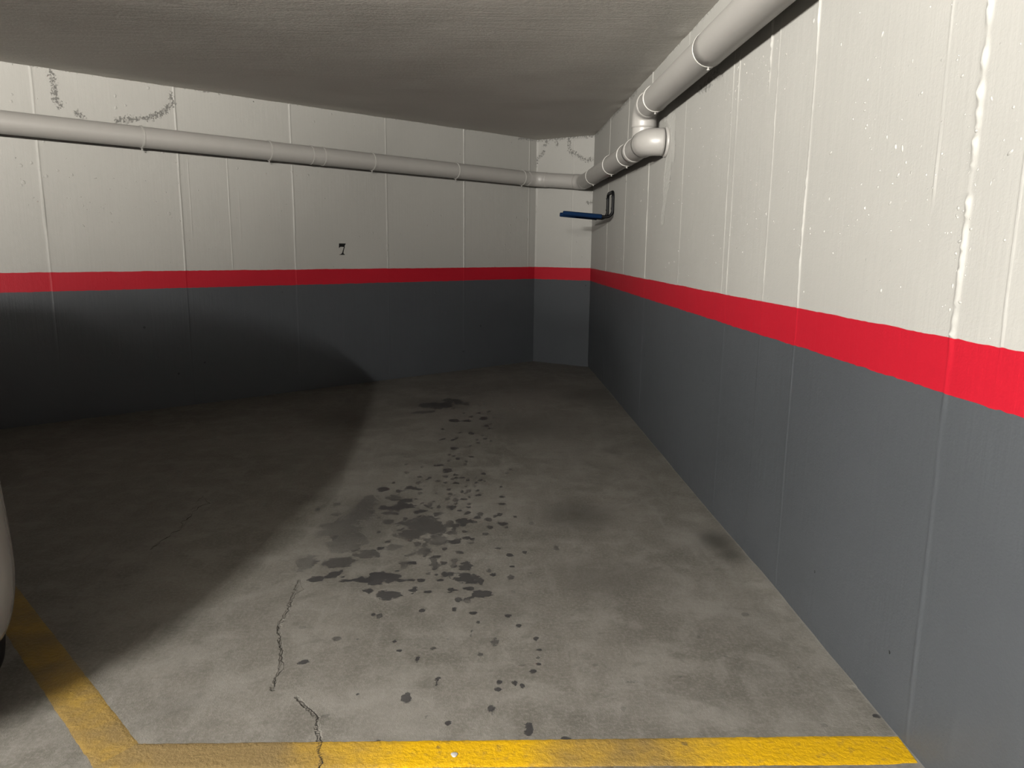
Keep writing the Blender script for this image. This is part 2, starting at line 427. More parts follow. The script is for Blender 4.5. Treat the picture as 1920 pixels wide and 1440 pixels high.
# stains and tone patches on the concrete: x, y, radius x, radius y, strength
DROPS=[(-0.551,3.78,0.031,0.035,1),(-0.413,3.795,0.025,0.03,1),(-0.474,3.638,0.034,0.047,0.6),(-0.408,3.592,0.025,0.025,1),(-0.462,3.48,0.058,0.03,1),(-0.4,3.515,0.044,0.031,1),(-0.32,3.438,0.022,0.025,1),(-0.235,3.409,0.025,0.025,0.7),(-0.599,3.563,0.045,0.113,0.5),(-0.607,3.393,0.064,0.103,0.5),(-0.658,3.183,0.113,0.147,0.45),(-0.586,3.045,0.077,0.101,0.4),
 (-0.492,2.932,0.05,0.041,0.7),(-0.604,2.843,0.06,0.045,0.8),(-0.724,2.843,0.036,0.067,0.5),(-0.298,3.274,0.062,0.105,0.85),(-0.219,3.218,0.082,0.093,0.8),(-0.333,3.146,0.06,0.062,0.7),(-0.216,3.076,0.039,0.051,0.6),(-0.46,3.304,0.024,0.027,0.7),(-0.46,3.413,0.043,0.017,0.8),(-0.382,3.284,0.035,0.027,0.7),(-0.116,3.303,0.028,0.035,1),(-0.049,3.352,0.016,0.016,1),
 (0.056,3.396,0.013,0.018,1),(0.073,3.541,0.015,0.015,1),(0.073,3.65,0.014,0.014,1),(0.07,3.809,0.01,0.015,1),(0.072,3.273,0.024,0.023,1),(0.13,3.365,0.011,0.022,1),(-0.047,3.678,0.012,0.014,1),(-0.057,3.746,0.011,0.01,1),(-0.134,3.448,0.012,0.013,1),(-0.094,3.497,0.011,0.011,1),(-0.234,4.104,0.029,0.041,1),(-0.283,4.212,0.015,0.015,1),
 (-0.179,4.022,0.013,0.014,1),(-0.175,3.972,0.008,0.016,1),(-0.141,3.975,0.012,0.014,1),(-0.23,3.883,0.011,0.016,1),(-0.178,3.878,0.011,0.016,1),(-0.026,4.048,0.014,0.017,1),(-0.116,3.821,0.006,0.01,1),(-0.094,3.648,0.009,0.012,1),(0.207,3.277,0.013,0.023,0.5),(-0.453,5.887,0.132,0.163,0.8),(-0.307,6.1,0.087,0.1,0.8),(-0.503,5.635,0.081,0.064,0.6),
 (-0.215,5.98,0.061,0.048,0.6),(-0.248,5.358,0.033,0.058,1),(-0.16,5.36,0.033,0.039,1),(-0.034,5.435,0.028,0.05,1),(-0.13,5.495,0.017,0.025,1),(-0.118,4.984,0.021,0.042,1),(-0.228,4.803,0.02,0.028,1),(-0.213,4.592,0.027,0.033,1),(-0.294,4.826,0.012,0.016,1),(-0.32,5.094,0.015,0.018,1),(-0.115,4.651,0.01,0.015,1),(-0.099,4.392,0.015,0.017,1),
 (-0.21,4.411,0.009,0.013,1),(-0.128,4.288,0.011,0.013,1),(-0.742,3.541,0.022,0.022,0.6),(-0.714,3.397,0.028,0.021,0.5),(-0.09,3.101,0.021,0.016,1),(-0.069,3.045,0.016,0.013,0.6),(-0.143,3.051,0.026,0.02,1),(-0.265,2.962,0.035,0.04,0.6),(-0.116,2.945,0.018,0.016,0.6),(-0.134,2.854,0.013,0.021,0.6),(-0.21,2.9,0.022,0.011,1),(-0.4,2.995,0.032,0.032,0.5),
 (0.093,2.916,0.014,0.015,1),(0.099,2.802,0.011,0.01,1),(-0.084,2.796,0.027,0.031,0.9),(-0.207,2.811,0.012,0.026,0.7),(-0.32,2.833,0.033,0.018,0.7),(-0.3,2.841,0.015,0.01,1),(-0.329,2.805,0.015,0.022,0.6),(-0.149,2.734,0.02,0.02,1),(-0.198,2.725,0.009,0.008,1),(-0.081,2.693,0.049,0.04,1),(-0.42,2.696,0.075,0.044,1),(-0.363,2.702,0.029,0.04,1),
 (-0.334,2.675,0.013,0.011,1),(-0.292,2.679,0.013,0.011,1),(-0.252,2.678,0.014,0.012,1),(-0.181,2.679,0.013,0.011,1),(-0.652,2.687,0.033,0.022,1),(-0.595,2.728,0.023,0.028,1),(-0.573,2.762,0.007,0.008,1),(-0.557,2.709,0.007,0.008,1),(-0.536,2.674,0.028,0.013,1),(0.021,2.726,0.015,0.012,1),(0.022,2.685,0.004,0.005,1),(-0.437,2.587,0.01,0.02,1),
 (-0.446,2.59,0.017,0.009,1),(-0.359,2.556,0.047,0.036,1),(-0.273,2.592,0.016,0.012,1),(-0.275,2.568,0.007,0.006,1),(-0.216,2.579,0.018,0.014,1),(-0.128,2.597,0.02,0.015,1),(-0.141,2.575,0.007,0.01,1),(-0.07,2.606,0.02,0.013,1),(-0.016,2.562,0.033,0.029,1),(-0.046,2.56,0.011,0.022,1),(-0.062,2.53,0.011,0.009,1),(-0.394,2.408,0.008,0.011,1),
 (-0.229,2.435,0.01,0.014,1),(-0.117,2.442,0.007,0.016,1),(-0.049,2.414,0.011,0.01,1),(0.074,2.392,0.01,0.01,1),(0.107,2.322,0.009,0.013,1),(-0.05,2.291,0.008,0.007,1),(-0.05,2.262,0.003,0.01,0.6),(-0.486,2.246,0.014,0.012,0.7),(-0.418,2.241,0.011,0.006,1),(-0.297,2.227,0.009,0.008,1),(-0.126,2.237,0.007,0.01,1),(-0.172,2.182,0.01,0.01,0.8),
 (-0.277,2.171,0.009,0.007,1),(-0.277,2.159,0.003,0.004,1),(-0.28,2.137,0.003,0.003,1),(-0.213,2.123,0.008,0.017,1),(-0.124,2.182,0.007,0.004,0.5),(-0.02,2.147,0.01,0.013,0.8),(-0.558,2.11,0.013,0.013,1),(-0.568,2.101,0.009,0.005,0.7),(-0.144,2.013,0.009,0.009,1),(-0.145,1.995,0.003,0.003,1),(-0.145,1.982,0.002,0.007,1),(0.037,1.99,0.008,0.012,1),
 (0.083,1.989,0.009,0.01,1),(0.081,1.974,0.003,0.007,1),(0.032,1.956,0.01,0.01,1),(0.029,1.924,0.003,0.003,1),(0.031,1.897,0.004,0.008,0.6),(-0.366,1.939,0.007,0.006,1),(0.012,1.863,0.009,0.011,1),(0.013,1.841,0.003,0.008,0.6),(-0.162,1.833,0.006,0.006,0.6),(-0.103,1.802,0.01,0.011,1),(-0.277,1.735,0.01,0.005,1),(-0.615,2.321,0.01,0.007,0.35),
 (0.102,1.975,0.007,0.011,1),(-0.437,1.839,0.011,0.01,0.4),(0.161,2.238,0.011,0.015,1),(0.167,2.171,0.012,0.007,1),(0.16,2.126,0.009,0.012,0.7),(0.157,2.088,0.008,0.008,1),(0.137,2.05,0.01,0.009,1),(0.107,2.081,0.01,0.008,0.5),(0.104,1.975,0.008,0.013,1),(0.332,2.084,0.009,0.008,0.4),(0.427,1.991,0.018,0.009,0.5),(0.576,2.013,0.006,0.005,0.5),
 (0.38,1.86,0.009,0.012,0.35),(0.113,1.784,0.011,0.016,1),(0.112,1.762,0.01,0.015,1),(0.204,1.736,0.013,0.008,1),(0.218,1.731,0.007,0.003,1),(0.726,2.14,0.006,0.005,0.5),(0.749,2.124,0.005,0.005,0.5),(0.697,2.247,0.006,0.007,0.5),(0.096,2.58,0.009,0.01,0.4),(0.304,1.63,0.011,0.007,1),(0.357,1.692,0.005,0.006,0.7),(0.321,1.65,0.004,0.003,0.6),
 (0.547,1.627,0.008,0.008,0.6),(0.467,1.628,0.005,0.004,0.5),(1.071,1.813,0.014,0.01,1),(0.901,2.396,0.014,0.013,0.5),(0.954,2.06,0.007,0.005,0.5),(0.726,2.14,0.006,0.005,0.5),(0.908,1.779,0.009,0.008,0.4)]
SMUDGE=[(0.31,6.617,0.73,0.656,0.35),(0.548,4.477,0.301,0.437,0.25),(0.422,3.389,0.231,0.235,0.6),(0.424,2.685,0.248,0.216,0.45),(0.265,5.18,0.537,0.491,0.5),(-1.047,5.414,0.274,0.394,0.5),(-0.436,5.945,0.303,0.296,0.5),(1.005,3.056,0.082,0.139,0.8),(0.204,3.152,0.143,0.127,0.3),(-0.552,3.286,0.27,0.419,0.5),(1.017,2.911,0.068,0.104,0.7),(1.079,4.607,0.208,0.187,0.4),  # soft dirt patches; the first is a broad darker area at the far end
 (0.049,2.411,0.074,0.116,0.35),(0.469,2.26,0.071,0.105,0.3),(-0.088,2.62,0.22,0.112,0.35),(0.86,6.379,0.425,0.443,0.5),(-1.081,2.313,0.21,0.193,0.3),(-0.85,1.874,0.131,0.105,0.35),(-0.552,1.694,0.107,0.032,0.4)]
PALE=[(-0.221,1.841,0.232,0.143,0.8),(0.503,1.879,0.301,0.153,0.5),(-0.746,1.947,0.181,0.165,0.5),(0.907,3.087,0.166,0.256,0.6),(-0.304,1.916,0.195,0.09,0.8),(0.812,1.979,0.095,0.146,0.5),(0.705,2.484,0.116,0.17,0.5),(0.026,1.911,0.09,0.076,0.6),(-1.173,1.766,0.123,0.101,0.5),(-0.595,2.67,0.121,0.142,0.4),(-0.037,3.426,0.154,0.374,0.4),(-1.067,1.877,0.087,0.081,0.4),
 (1.061,2.401,0.095,0.126,0.5),(-0.077,2.301,0.107,0.106,0.35),(1.04,1.922,0.039,0.116,0.3)]
CRACKS = [[(-0.715, 2.685), (-0.703, 2.518), (-0.698, 2.457), (-0.695, 2.384), (-0.692, 2.315), (-0.668, 2.24), (-0.645, 2.178), (-0.617, 2.054), (-0.618, 2.009), (-0.613, 1.966)], [(-0.539, 1.932), (-0.493, 1.876), (-0.455, 1.831), (-0.448, 1.787), (-0.429, 1.739), (-0.424, 1.692), (-0.408, 1.66), (-0.408, 1.633)], [(-1.406, 2.975), (-1.394, 3.097), (-1.373, 3.196), (-1.392, 3.322), (-1.409, 3.429), (-1.448, 3.662)]]

def floor():
    xs = np.concatenate([np.arange(-8.0, -2.4, 0.3), np.arange(-2.4, -1.2, 0.02), np.arange(-1.2, 1.10, 0.0085), [1.14]])
    ys = np.concatenate([np.arange(-9.0, 1.3, 0.3), np.arange(1.3, 2.9, 0.0085), np.arange(2.9, 4.6, 0.010), np.arange(4.6, 6.4, 0.011), np.arange(6.4, 8.75, 0.02)])
    X, Y = np.meshgrid(xs, ys, indexing='ij')
    Z = 0.0012 * fbm(X * 2.1, Y * 2.1, 5) + 0.012 * np.exp(-((X - XW) / 0.05) ** 2) * (0.25 + 0.5 * np.exp(-((Y - 2.75) / 0.45) ** 2)) * (1 + 0.4 * vnoise(X * 0, Y * 7, 4))
    near = (Y < 1.95) & (X < 1.2)
    Z = np.where(near & (Y > 1.4), np.minimum(Z, 0.0016), Z)
    def field(L, soft=False, extra=1.0):
        F = np.full(X.shape, 0.0 if soft else -0.4); S = np.zeros(X.shape)
        for (bx, by, rx, ry, st) in L:
            k = 2.2 if soft else 1.7
            i0, i1 = np.searchsorted(xs, [bx - rx * k - .02, bx + rx * k + .02]); j0, j1 = np.searchsorted(ys, [by - ry * k - .02, by + ry * k + .02])
            if i1 <= i0 or j1 <= j0: continue
            q = ((X[i0:i1, j0:j1] - bx) / rx) ** 2 + ((Y[i0:i1, j0:j1] - by) / ry) ** 2
            if soft:
                F[i0:i1, j0:j1] = np.maximum(F[i0:i1, j0:j1], st * np.exp(-q * 0.9))
            else:
                v = np.clip(0.34 + (1 - np.sqrt(q)) * 0.8, -0.4, 1)
                F[i0:i1, j0:j1] = np.maximum(F[i0:i1, j0:j1], v)
                # darkness of the stain, spread a little past its rim
                m = q < k * k
                S[i0:i1, j0:j1] = np.where(m, np.maximum(S[i0:i1, j0:j1], st), S[i0:i1, j0:j1])
        return F, S
    # the large oil patches are clusters of merged splashes drawn out along one direction
    R0 = rnd(21); parts = []
    for (bx, by, rx, ry, st) in DROPS:
        if rx < 0.075:
            parts.append((bx, by, rx, ry, st)); continue
        parts.append((bx, by, rx * .55, ry * .55, st))
        for k in range(16):
            a = R0.rand() * 6.283; q = 0.35 + 0.65 * R0.rand()
            sz = 0.12 + 0.26 * R0.rand() ** 1.5
            parts.append((bx + rx * q * math.cos(a), by + ry * q * math.sin(a), max(.008, rx * sz * 1.2), max(.012, ry * sz), st * (0.75 + 0.35 * R0.rand())))
    dr, ds = field(parts)
    # many tiny drips around the main stains
    R = rnd(9)
    tiny = []
    for k in range(230):
        t = R.rand()
        cx, cy, sx, sy = ((-.22, 3.2, .16, .45), (-.30, 3.6, .2, .3), (-.12, 5.2, .16, .8))[0 if t < .45 else (1 if t < .75 else 2)]
        r = 0.006 + 0.008 * R.rand()
        tiny.append((cx + sx * R.randn(), cy + sy * R.randn(), r, r * (1.2 + R.rand()), 0.5 + 0.5 * R.rand()))
    d2, s2 = field(tiny)
    dr = np.maximum(dr, d2); ds = np.maximum(ds, s2)
    sm, _ = field(SMUDGE, True); pa, _ = field(PALE, True)
    ck = np.zeros(X.shape)
    for c, wd in zip(CRACKS, (0.012, 0.012, 0.012)):
        ck = np.maximum(ck, np.exp(-(seg_dist(X, Y, c) / wd) ** 2))
    ed = np.exp(-((X - XW) / 0.012) ** 2)
    dc = np.abs((X - C1[0]) * CN[0] + (Y - C1[1]) * CN[1])
    ed = np.maximum(ed, np.exp(-(dc / 0.02) ** 2))
    me = mesh_np('floor', np.stack([X, Y, Z], -1).reshape(-1, 3), grid_quads(*X.shape))
    for n, v in (('drop', dr), ('drop_dark', ds), ('smudge', sm), ('pale', pa), ('crack', ck), ('edge', ed)):
        attr(me, n, v)
    return tag(link('floor', me, M['floor']), kind='structure')
floor_o = floor()

def crack(pts, zoff, seed, wmax):
    """thin jagged crack: a dark ribbon of varying width lying in the surface"""
    R = rnd(seed)
    P = [np.array(p) for p in pts]
    for lev in range(3):
        Q = [P[0]]
        for a, b in zip(P[:-1], P[1:]):
            d = b - a; L = np.linalg.norm(d); n = np.array([-d[1], d[0]]) / (L + 1e-9)
            Q += [(a + b) / 2 + n * R.randn() * L * 0.10, b]
        P = Q
    P = np.array(P)
    T = np.gradient(P, axis=0); T /= np.linalg.norm(T, axis=1)[:, None]
    N = np.stack([-T[:, 1], T[:, 0]], -1)
    k = np.arange(len(P))
    w = wmax * np.clip(0.55 + 0.7 * vnoise(k * 0.35, k * 0, seed), 0.10, 1) * np.clip(np.minimum(k, len(P) - 1 - k) / 3.0, 0.08, 1)
    z = 0.0012 * fbm(P[:, 0] * 2.1, P[:, 1] * 2.1, 5) + zoff
    V = []
    for s in (-1, 1):
        for h in (0, -0.003):
            V.append(np.concatenate([P + N * (w * s)[:, None] * 0.5, (z + h)[:, None]], 1))
    V = np.stack(V, 1).reshape(-1, 3)
    F = []
    for i in range(len(P) - 1):
        a = i * 4; c = a + 4
        F += [(a, a + 2, c + 2, c), (a + 1, c + 1, c + 3, a + 3), (a, c, c + 1, a + 1), (a + 2, a + 3, c + 3, c + 2)]
    o = link('crack', mesh_py('crack', V, F, False), M['crack'], floor_o)
    o['label'] = 'thin dark crack'
crack(CRACKS[0], 0.0006, 3, 0.0028)
crack([p for p in CRACKS[1] if p[1] > 1.735] + [(-0.4225, 1.733)], 0.0006, 4, 0.0030)
crack([(-0.4225, 1.731)] + [p for p in CRACKS[1] if p[1] < 1.72] + [(-.405, 1.62)], 0.0036, 5, 0.0032)
crack(CRACKS[2], 0.0006, 6, 0.0045)

def strip(name, c00, c10, c01, c11, nu, nv, wearf, label):
    """painted line on the floor: quad given by its corners, subdivided, with slightly ragged edges"""
    c00, c10, c01, c11 = [np.array(c) for c in (c00, c10, c01, c11)]
    u = np.linspace(0, 1, nu); v = np.linspace(0, 1, nv)
    U, V = np.meshgrid(u, v, indexing='ij')
    P = (c00 * ((1 - U) * (1 - V))[..., None] + c10 * (U * (1 - V))[..., None] + c01 * ((1 - U) * V)[..., None] + c11 * (U * V)[..., None])
    L = np.linalg.norm(c10 - c00)
    e = 0.0022 * fbm(U * L * 25, V * 0, 44) + 0.0012 * vnoise(U * L * 120, V * 0, 45)
    wd = (c01 - c00) / np.linalg.norm(c01 - c00)
    P = P + (e * (V > 0.99) - 0.8 * e * (V < 0.01))[..., None] * wd
    Z = 0.0026 + 0.0006 * fbm(P[..., 0] * 12, P[..., 1] * 12, 46)
    Z = np.where((V < 0.01) | (V > 0.99), 0.0005, Z)
    me = mesh_np(name, np.concatenate([P, Z[..., None]], -1).reshape(-1, 3), grid_quads(nu, nv))
    attr(me, 'wear', wearf(P[..., 0], P[..., 1]))
    ck = np.zeros(U.shape)
    for c in CRACKS[:2]:
        ck = np.maximum(ck, np.exp(-(seg_dist(P[..., 0], P[..., 1], c) / 0.008) ** 2))
    attr(me, 'crack', ck)
    return tag(link(name, me, M['line'], floor_o), label)

def wear_front(x, y):
    xp = [-1.0, -.72, -.56, -.45, -.30, -.23, -.15, .02, .09, .2, .42, .6, .75, 1.08]
    wp = [.75, .95, 1.0, .62, .52, .35, -.05, -.1, .25, .60, .70, .40, .22, .12]
    return np.interp(x, xp, wp)
# front line of the bay, and the slanting side line that meets it
front_line = strip('painted_line', (-0.958, 1.634), (1.072, 1.620), (-0.8851, 1.7297), (1.078, 1.731), 260, 14, wear_front, 'yellow painted front line of the bay, worn brown in places')
sd = np.array([-0.688, 0.726])
a0 = np.array([-0.952, 1.640]); b0 = np.array([-0.8855, 1.7299])
side_line = strip('painted_line', tuple(b0), tuple(b0 + sd * 4.35), tuple(a0), tuple(a0 + sd * 4.45), 300, 12, lambda x, y: np.full(x.shape, 0.72), 'dull ochre painted side line running back beside the white car')

# a blob of white paint dried on the front line
bm = bmesh.new()
bmesh.ops.create_uvsphere(bm, u_segments=14, v_segments=8, radius=1.0)
for v in bm.verts:
    v.co = Vector((v.co.x * .009 * (1 + .2 * math.sin(3 * v.co.y)), v.co.y * .010, max(v.co.z, -0.05) * .0035))
me = bm_mesh('paint_lump', bm, True)
o = link('paint_lump', me, M['pipe'], floor_o); o.location = (-0.0805, 1.672, 0.0027)
o['label'] = 'small white dried paint lump'

# splashes and nibs of cement under the paint: hundreds of small lumps, one mesh per wall
def specks(parent, place, count, area, seed, rmax, clusters, mat):
    R = rnd(seed); V = []; F = []
    n = 0
    while n < count:
        if R.rand() < 0.55:
            cu, cz, su, sz = clusters[R.randint(len(clusters))]
            u, z = cu + su * R.randn(), cz + sz * R.randn()
        else:
            u, z = area[0] + (area[1] - area[0]) * R.rand(), area[2] + (area[3] - area[2]) * R.rand()
        if not (area[0] < u < area[1] and area[2] < z < area[3]): continue
        r = rmax * (0.25 + 0.75 * R.rand() ** 2.5); h = r * (0.35 + 0.4 * R.rand())
        el = 1 + 1.6 * R.rand() ** 2; an = R.rand() * math.pi; ph = R.rand() * 6.28
        b0 = len(V); seg = 7
        for ring, (rr, hh) in enumerate(((1.0, -0.6), (0.7, 0.65))):
            for k in range(seg):
                a = 2 * math.pi * k / seg + ph
                q = rr * r * (1 + 0.35 * (R.rand() - 0.5))
                x, y = q * math.cos(a) * el, q * math.sin(a)
                V.append(place(u + x * math.cos(an) - y * math.sin(an), z + x * math.sin(an) + y * math.cos(an), hh * h))
        V.append(place(u, z, h))
        for k in range(seg):
            k2 = (k + 1) % seg
            F.append((b0 + k, b0 + k2, b0 + seg + k2, b0 + seg + k)); F.append((b0 + seg + k, b0 + seg + k2, b0 + 2 * seg))
        n += 1
    me = mesh_py('cement_specks', V, F)
    bm = bmesh.new(); bm.from_mesh(me); bmesh.ops.recalc_face_normals(bm, faces=bm.faces); bm.to_mesh(me); bm.free()
    attr(me, 'peel', np.zeros(len(V))); attr(me, 'plaster', np.zeros(len(V)))
    o = link('cement_specks', me, mat, parent); o['kind'] = 'stuff'
R_CL = [(2.2, 1.36, .25, .07), (1.85, 1.42, .2, .10), (2.9, 1.35, .25, .12), (3.7, 1.45, .5, .2), (1.6, 1.45, .15, .2), (2.1, 1.62, .3, .12), (3.2, 1.95, .2, .05), (1.69, 1.3, .02, .12), (4.6, 1.4, .5, .3)]
def r_place(u, z, h):
    d = 0.0035 * float(fbm(u * 1.1, z * 1.1, 37, 3)) + 0.0009 * float(fbm(u * 9, z * 6, 42, 3))
    for (s, w, hg, st, zl, zh, ro) in R_SEAMS:
        if zl < z < zh: d += st * 0.5 * (1 + math.tanh((u - s) / 0.003))
    return (XW - d - h, u, z)
def l_place(u, z, h):
    d = 0.0035 * float(fbm(u * 1.1, z * 1.1, 11, 3)) + 0.0009 * float(fbm(u * 9, z * 6, 16, 3))
    for (s, w, hg, st, zl, zh, ro) in L_SEAMS:
        if zl < z < zh: d += st * 0.5 * (1 + math.tanh((u - s) / 0.003))
    return (C1[0] + LD[0] * u + LN[0] * (d + h), C1[1] + LD[1] * u + LN[1] * (d + h), z)
specks(wall_right, r_place, 640, (1.2, 6.5, 1.07, 2.2), 5, 0.0052, R_CL, M['wall_white'])
specks(wall_left, l_place, 160, (-5.0, -0.3, 1.1, 2.35), 6, 0.0065, [(-4.2, 1.6, .25, .12), (-4.1, 1.45, .2, .1), (-3.3, 1.5, .3, .2)], M['wall_white'])

# ---------------------------------------------------------------- number 7 on the left wall
def wall_pt(s, z, off=0.006):
    return (C1[0] + LD[0] * s + LN[0] * off, C1[1] + LD[1] * s + LN[1] * off, z)
def seven():
    # outline in units of digit height; x to the right, y up
    top = [(-.33, 1.0), (.36, 1.0), (.30, .90), (.16, .69), (-.14, .705), (-.24, .69), (-.30, .62), (-.345, .60)]
    stem = [(.16, .74), (.24, .74), (.235, .68), (.13, .40), (.085, .20), (.105, .11), (-.09, .11), (-.03, .20), (.05, .42), (.14, .66)]
    foot = [(-.09, .12), (.105, .12), (.19, .06), (.225, .03), (.22, 0), (-.31, 0), (-.315, .03), (-.20, .055)]
    bm = bmesh.new()
    for poly in (top, stem, foot):
        f = [bm.verts.new((-2.384 + x * 0.1, 1.181 + y * 0.1, 0)) for x, y in poly]
        bm.faces.new(f)
    bmesh.ops.triangulate(bm, faces=bm.faces[:])
    r = bmesh.ops.extrude_face_region(bm, geom=bm.faces[:])
    for v in r['geom']:
        if isinstance(v, bmesh.types.BMVert): v.co.z = 0.0015
    for v in bm.verts:
        v.co = Vector(wall_pt(v.co.x, v.co.y, 0.0035 + v.co.z))
    o = link('painted_number', bm_mesh('painted_number', bm), M['digit'], wall_left)
    o['label'] = 'black painted numeral 7'
seven()
CAR_POS = (-1.62, 1.11, 0.0)
WHEEL_U = 0.63
# ---------------------------------------------------------------- pipes
def sweep(path, radii, seg=28, caps=True):
    """tube along a polyline with parallel-transport frames; radii may vary along it"""
    P = [Vector(p) for p in path]
    n = len(P)
    if not hasattr(radii, '__len__'): radii = [radii] * n
    T = []
    for i in range(n):
        a = P[max(0, i - 1)]; b = P[min(n - 1, i + 1)]
        T.append((b - a).normalized())
    ref = Vector((0, 0, 1)) if abs(T[0].z) < 0.8 else Vector((1, 0, 0))
    N = (ref - T[0] * ref.dot(T[0])).normalized()
    V = []; F = []
    for i in range(n):
        N = (N - T[i] * N.dot(T[i])).normalized()
        B = T[i].cross(N)
        for k in range(seg):
            a = 2 * math.pi * k / seg
            V.append(P[i] + (N * math.cos(a) + B * math.sin(a)) * radii[i])
    for i in range(n - 1):
        for k in range(seg):
            F.append((i * seg + k, i * seg + (k + 1) % seg, (i + 1) * seg + (k + 1) % seg, (i + 1) * seg + k))
    if caps:
        b = len(V)
        V += [p.copy() for p in V[:seg]] + [p.copy() for p in V[(n - 1) * seg:n * seg]]     # caps keep their own vertices
        F.append(tuple(b + k for k in reversed(range(seg)))); F.append(tuple(b + seg + k for k in range(seg)))
    return V, F

def tube(name, path, radii, mat, parent, seg=28):
    V, F = sweep(path, radii, seg)
    if parent is not None:
        off = parent.location
        V = [v - off for v in V]
    me = mesh_py(name, V, F)
    for p in list(me.polygons)[-2:]: p.use_smooth = False      # flat end caps
    return link(name, me, mat, parent)

def bend(a, b, c, r, n=10):
    """arc replacing the corner at b"""
    a, b, c = Vector(a), Vector(b), Vector(c)
    u = (a - b).normalized(); w = (c - b).normalized()
    ang = u.angle(w); t = r / math.tan(ang / 2)
    s = b + u * t; e = b + w * t
    cen = b + (u + w).normalized() * (r / math.sin(ang / 2))
    out = []
    q0 = s - cen; q1 = e - cen
    th = q0.angle(q1)
    for i in range(n + 1):
        f = i / n
        out.append(cen + (q0 * math.sin((1 - f) * th) + q1 * math.sin(f * th)) / math.sin(th))
    return out

PR = 0.074
def clamp_ring(parent, c, axis, r, down=True, bolt=True):
    """thin strap round the pipe with its bolt"""
    axis = Vector(axis).normalized(); c = Vector(c)
    up = Vector((0, 0, 1)); sidev = axis.cross(up).normalized(); upv = sidev.cross(axis).normalized()
    V = []; F = []
    prof = [(-.008, 0.0), (-.006, .005), (.006, .005), (.008, 0.0)]
    seg = 36
    for k in range(seg):
        a = 2 * math.pi * k / seg
        d = upv * math.cos(a) + sidev * math.sin(a)
        for (ax, h) in prof:
            V.append(c + axis * ax + d * (r + h) - parent.location)
    for k in range(seg):
        for j in range(3):
            F.append((k * 4 + j, k * 4 + j + 1, ((k + 1) % seg) * 4 + j + 1, ((k + 1) % seg) * 4 + j))
    o = link('clamp', mesh_py('clamp', V, F, False), M['pipe_ring'], parent)
    if bolt:
        b0 = c - upv * (r - 0.003)
        tube('bolt', [b0 - upv * z for z in (0, .005, .0051, .013, .0131, .019)], [.008, .008, .004, .004, .007, .006], M['pipe_ring'], None, 10)
        bo = bpy.data.objects[COL.objects[-1].name]
        bo.parent = o
        for v in bo.data.vertices: v.co -= parent.location
        # stem to the wall behind the pipe
    return o

def coupling(parent, path, r0, name='coupling'):
    P = [Vector(p) for p in path]
    n = len(P)
    rad = [r0] * n
    pts = [P[0]] + P + [P[-1]]
    return tube(name, P, [r0 - .003] + [r0] * (n - 2) + [r0 - .003], M['pipe'], parent)

# --- lower run: left wall, canted wall, right wall, then into the wall
def lpt(s, z, off=0.10):
    return Vector((C1[0] + LD[0] * s + LN[0] * off, C1[1] + LD[1] * s + LN[1] * off, z))
pE = lpt(-7.0, 2.029)
# corner points of the axis, 0.1 m off each wall
def corner_axis(z1, off=0.10):
    # left/canted
    A_ = np.array([[LN[0], LN[1]], [CN[0], CN[1]]])
    b_ = np.array([LN @ C1 + off, CN @ C1 + off])
    p1 = np.linalg.solve(A_, b_)
    A_ = np.array([[-1.0, 0.0], [CN[0], CN[1]]])
    b_ = np.array([-(XW - 0.11), CN @ C1 + off])
    p2 = np.linalg.solve(A_, b_)
    return p1, p2
k1, k2 = corner_axis(0)
K1 = Vector((k1[0], k1[1], 1.982)); K2 = Vector((k2[0], k2[1], 1.932))
PX = XW - 0.11
K3 = Vector((PX, 4.70, 1.902)); K4 = Vector((XW - 0.008, 4.70, 1.900))
low = empty('drain_pipe', (PX, 4.70, 1.90))
tag(low, 'white drain pipe running round the walls under the ceiling, with elbows above the blue hook', 'pipe')
b1 = bend(pE, K1, K2, 0.14, 8); b2 = bend(K1, K2, K3, 0.14, 8); b3 = bend(K2, K3, K4, 0.088, 12)
def seg_pts(a, b, n=2):
    return [a + (b - a) * (i / (n - 1)) for i in range(n)]
tube('pipe_section', seg_pts(pE, b1[0]), PR, M['pipe'], low)
tube('pipe_section', seg_pts(b1[-1], b2[0]), PR, M['pipe'], low)
tube('pipe_section', seg_pts(b2[-1], b3[0]), PR, M['pipe'], low)
def elbow(parent, pts, pre, post, r=PR + .003):
    pts = list(pts)
    t0 = (pts[0] - pts[1]).normalized(); t1 = (pts[-1] - pts[-2]).normalized()
    full = [pts[0] + t0 * (pre + .001), pts[0] + t0 * pre, pts[0] + t0 * pre * 0.5] + pts + [pts[-1] + t1 * post * 0.5, pts[-1] + t1 * post, pts[-1] + t1 * (post + .001)]
    rad = [r - .004] + [r] * (len(full) - 2) + [r - .004]
    return tube('elbow', full, rad, M['pipe'], parent)
elbow(low, b1, .05, .02)
elbow(low, b2, .02, .07)
elbow(low, b3, .06, .0, PR + .008)
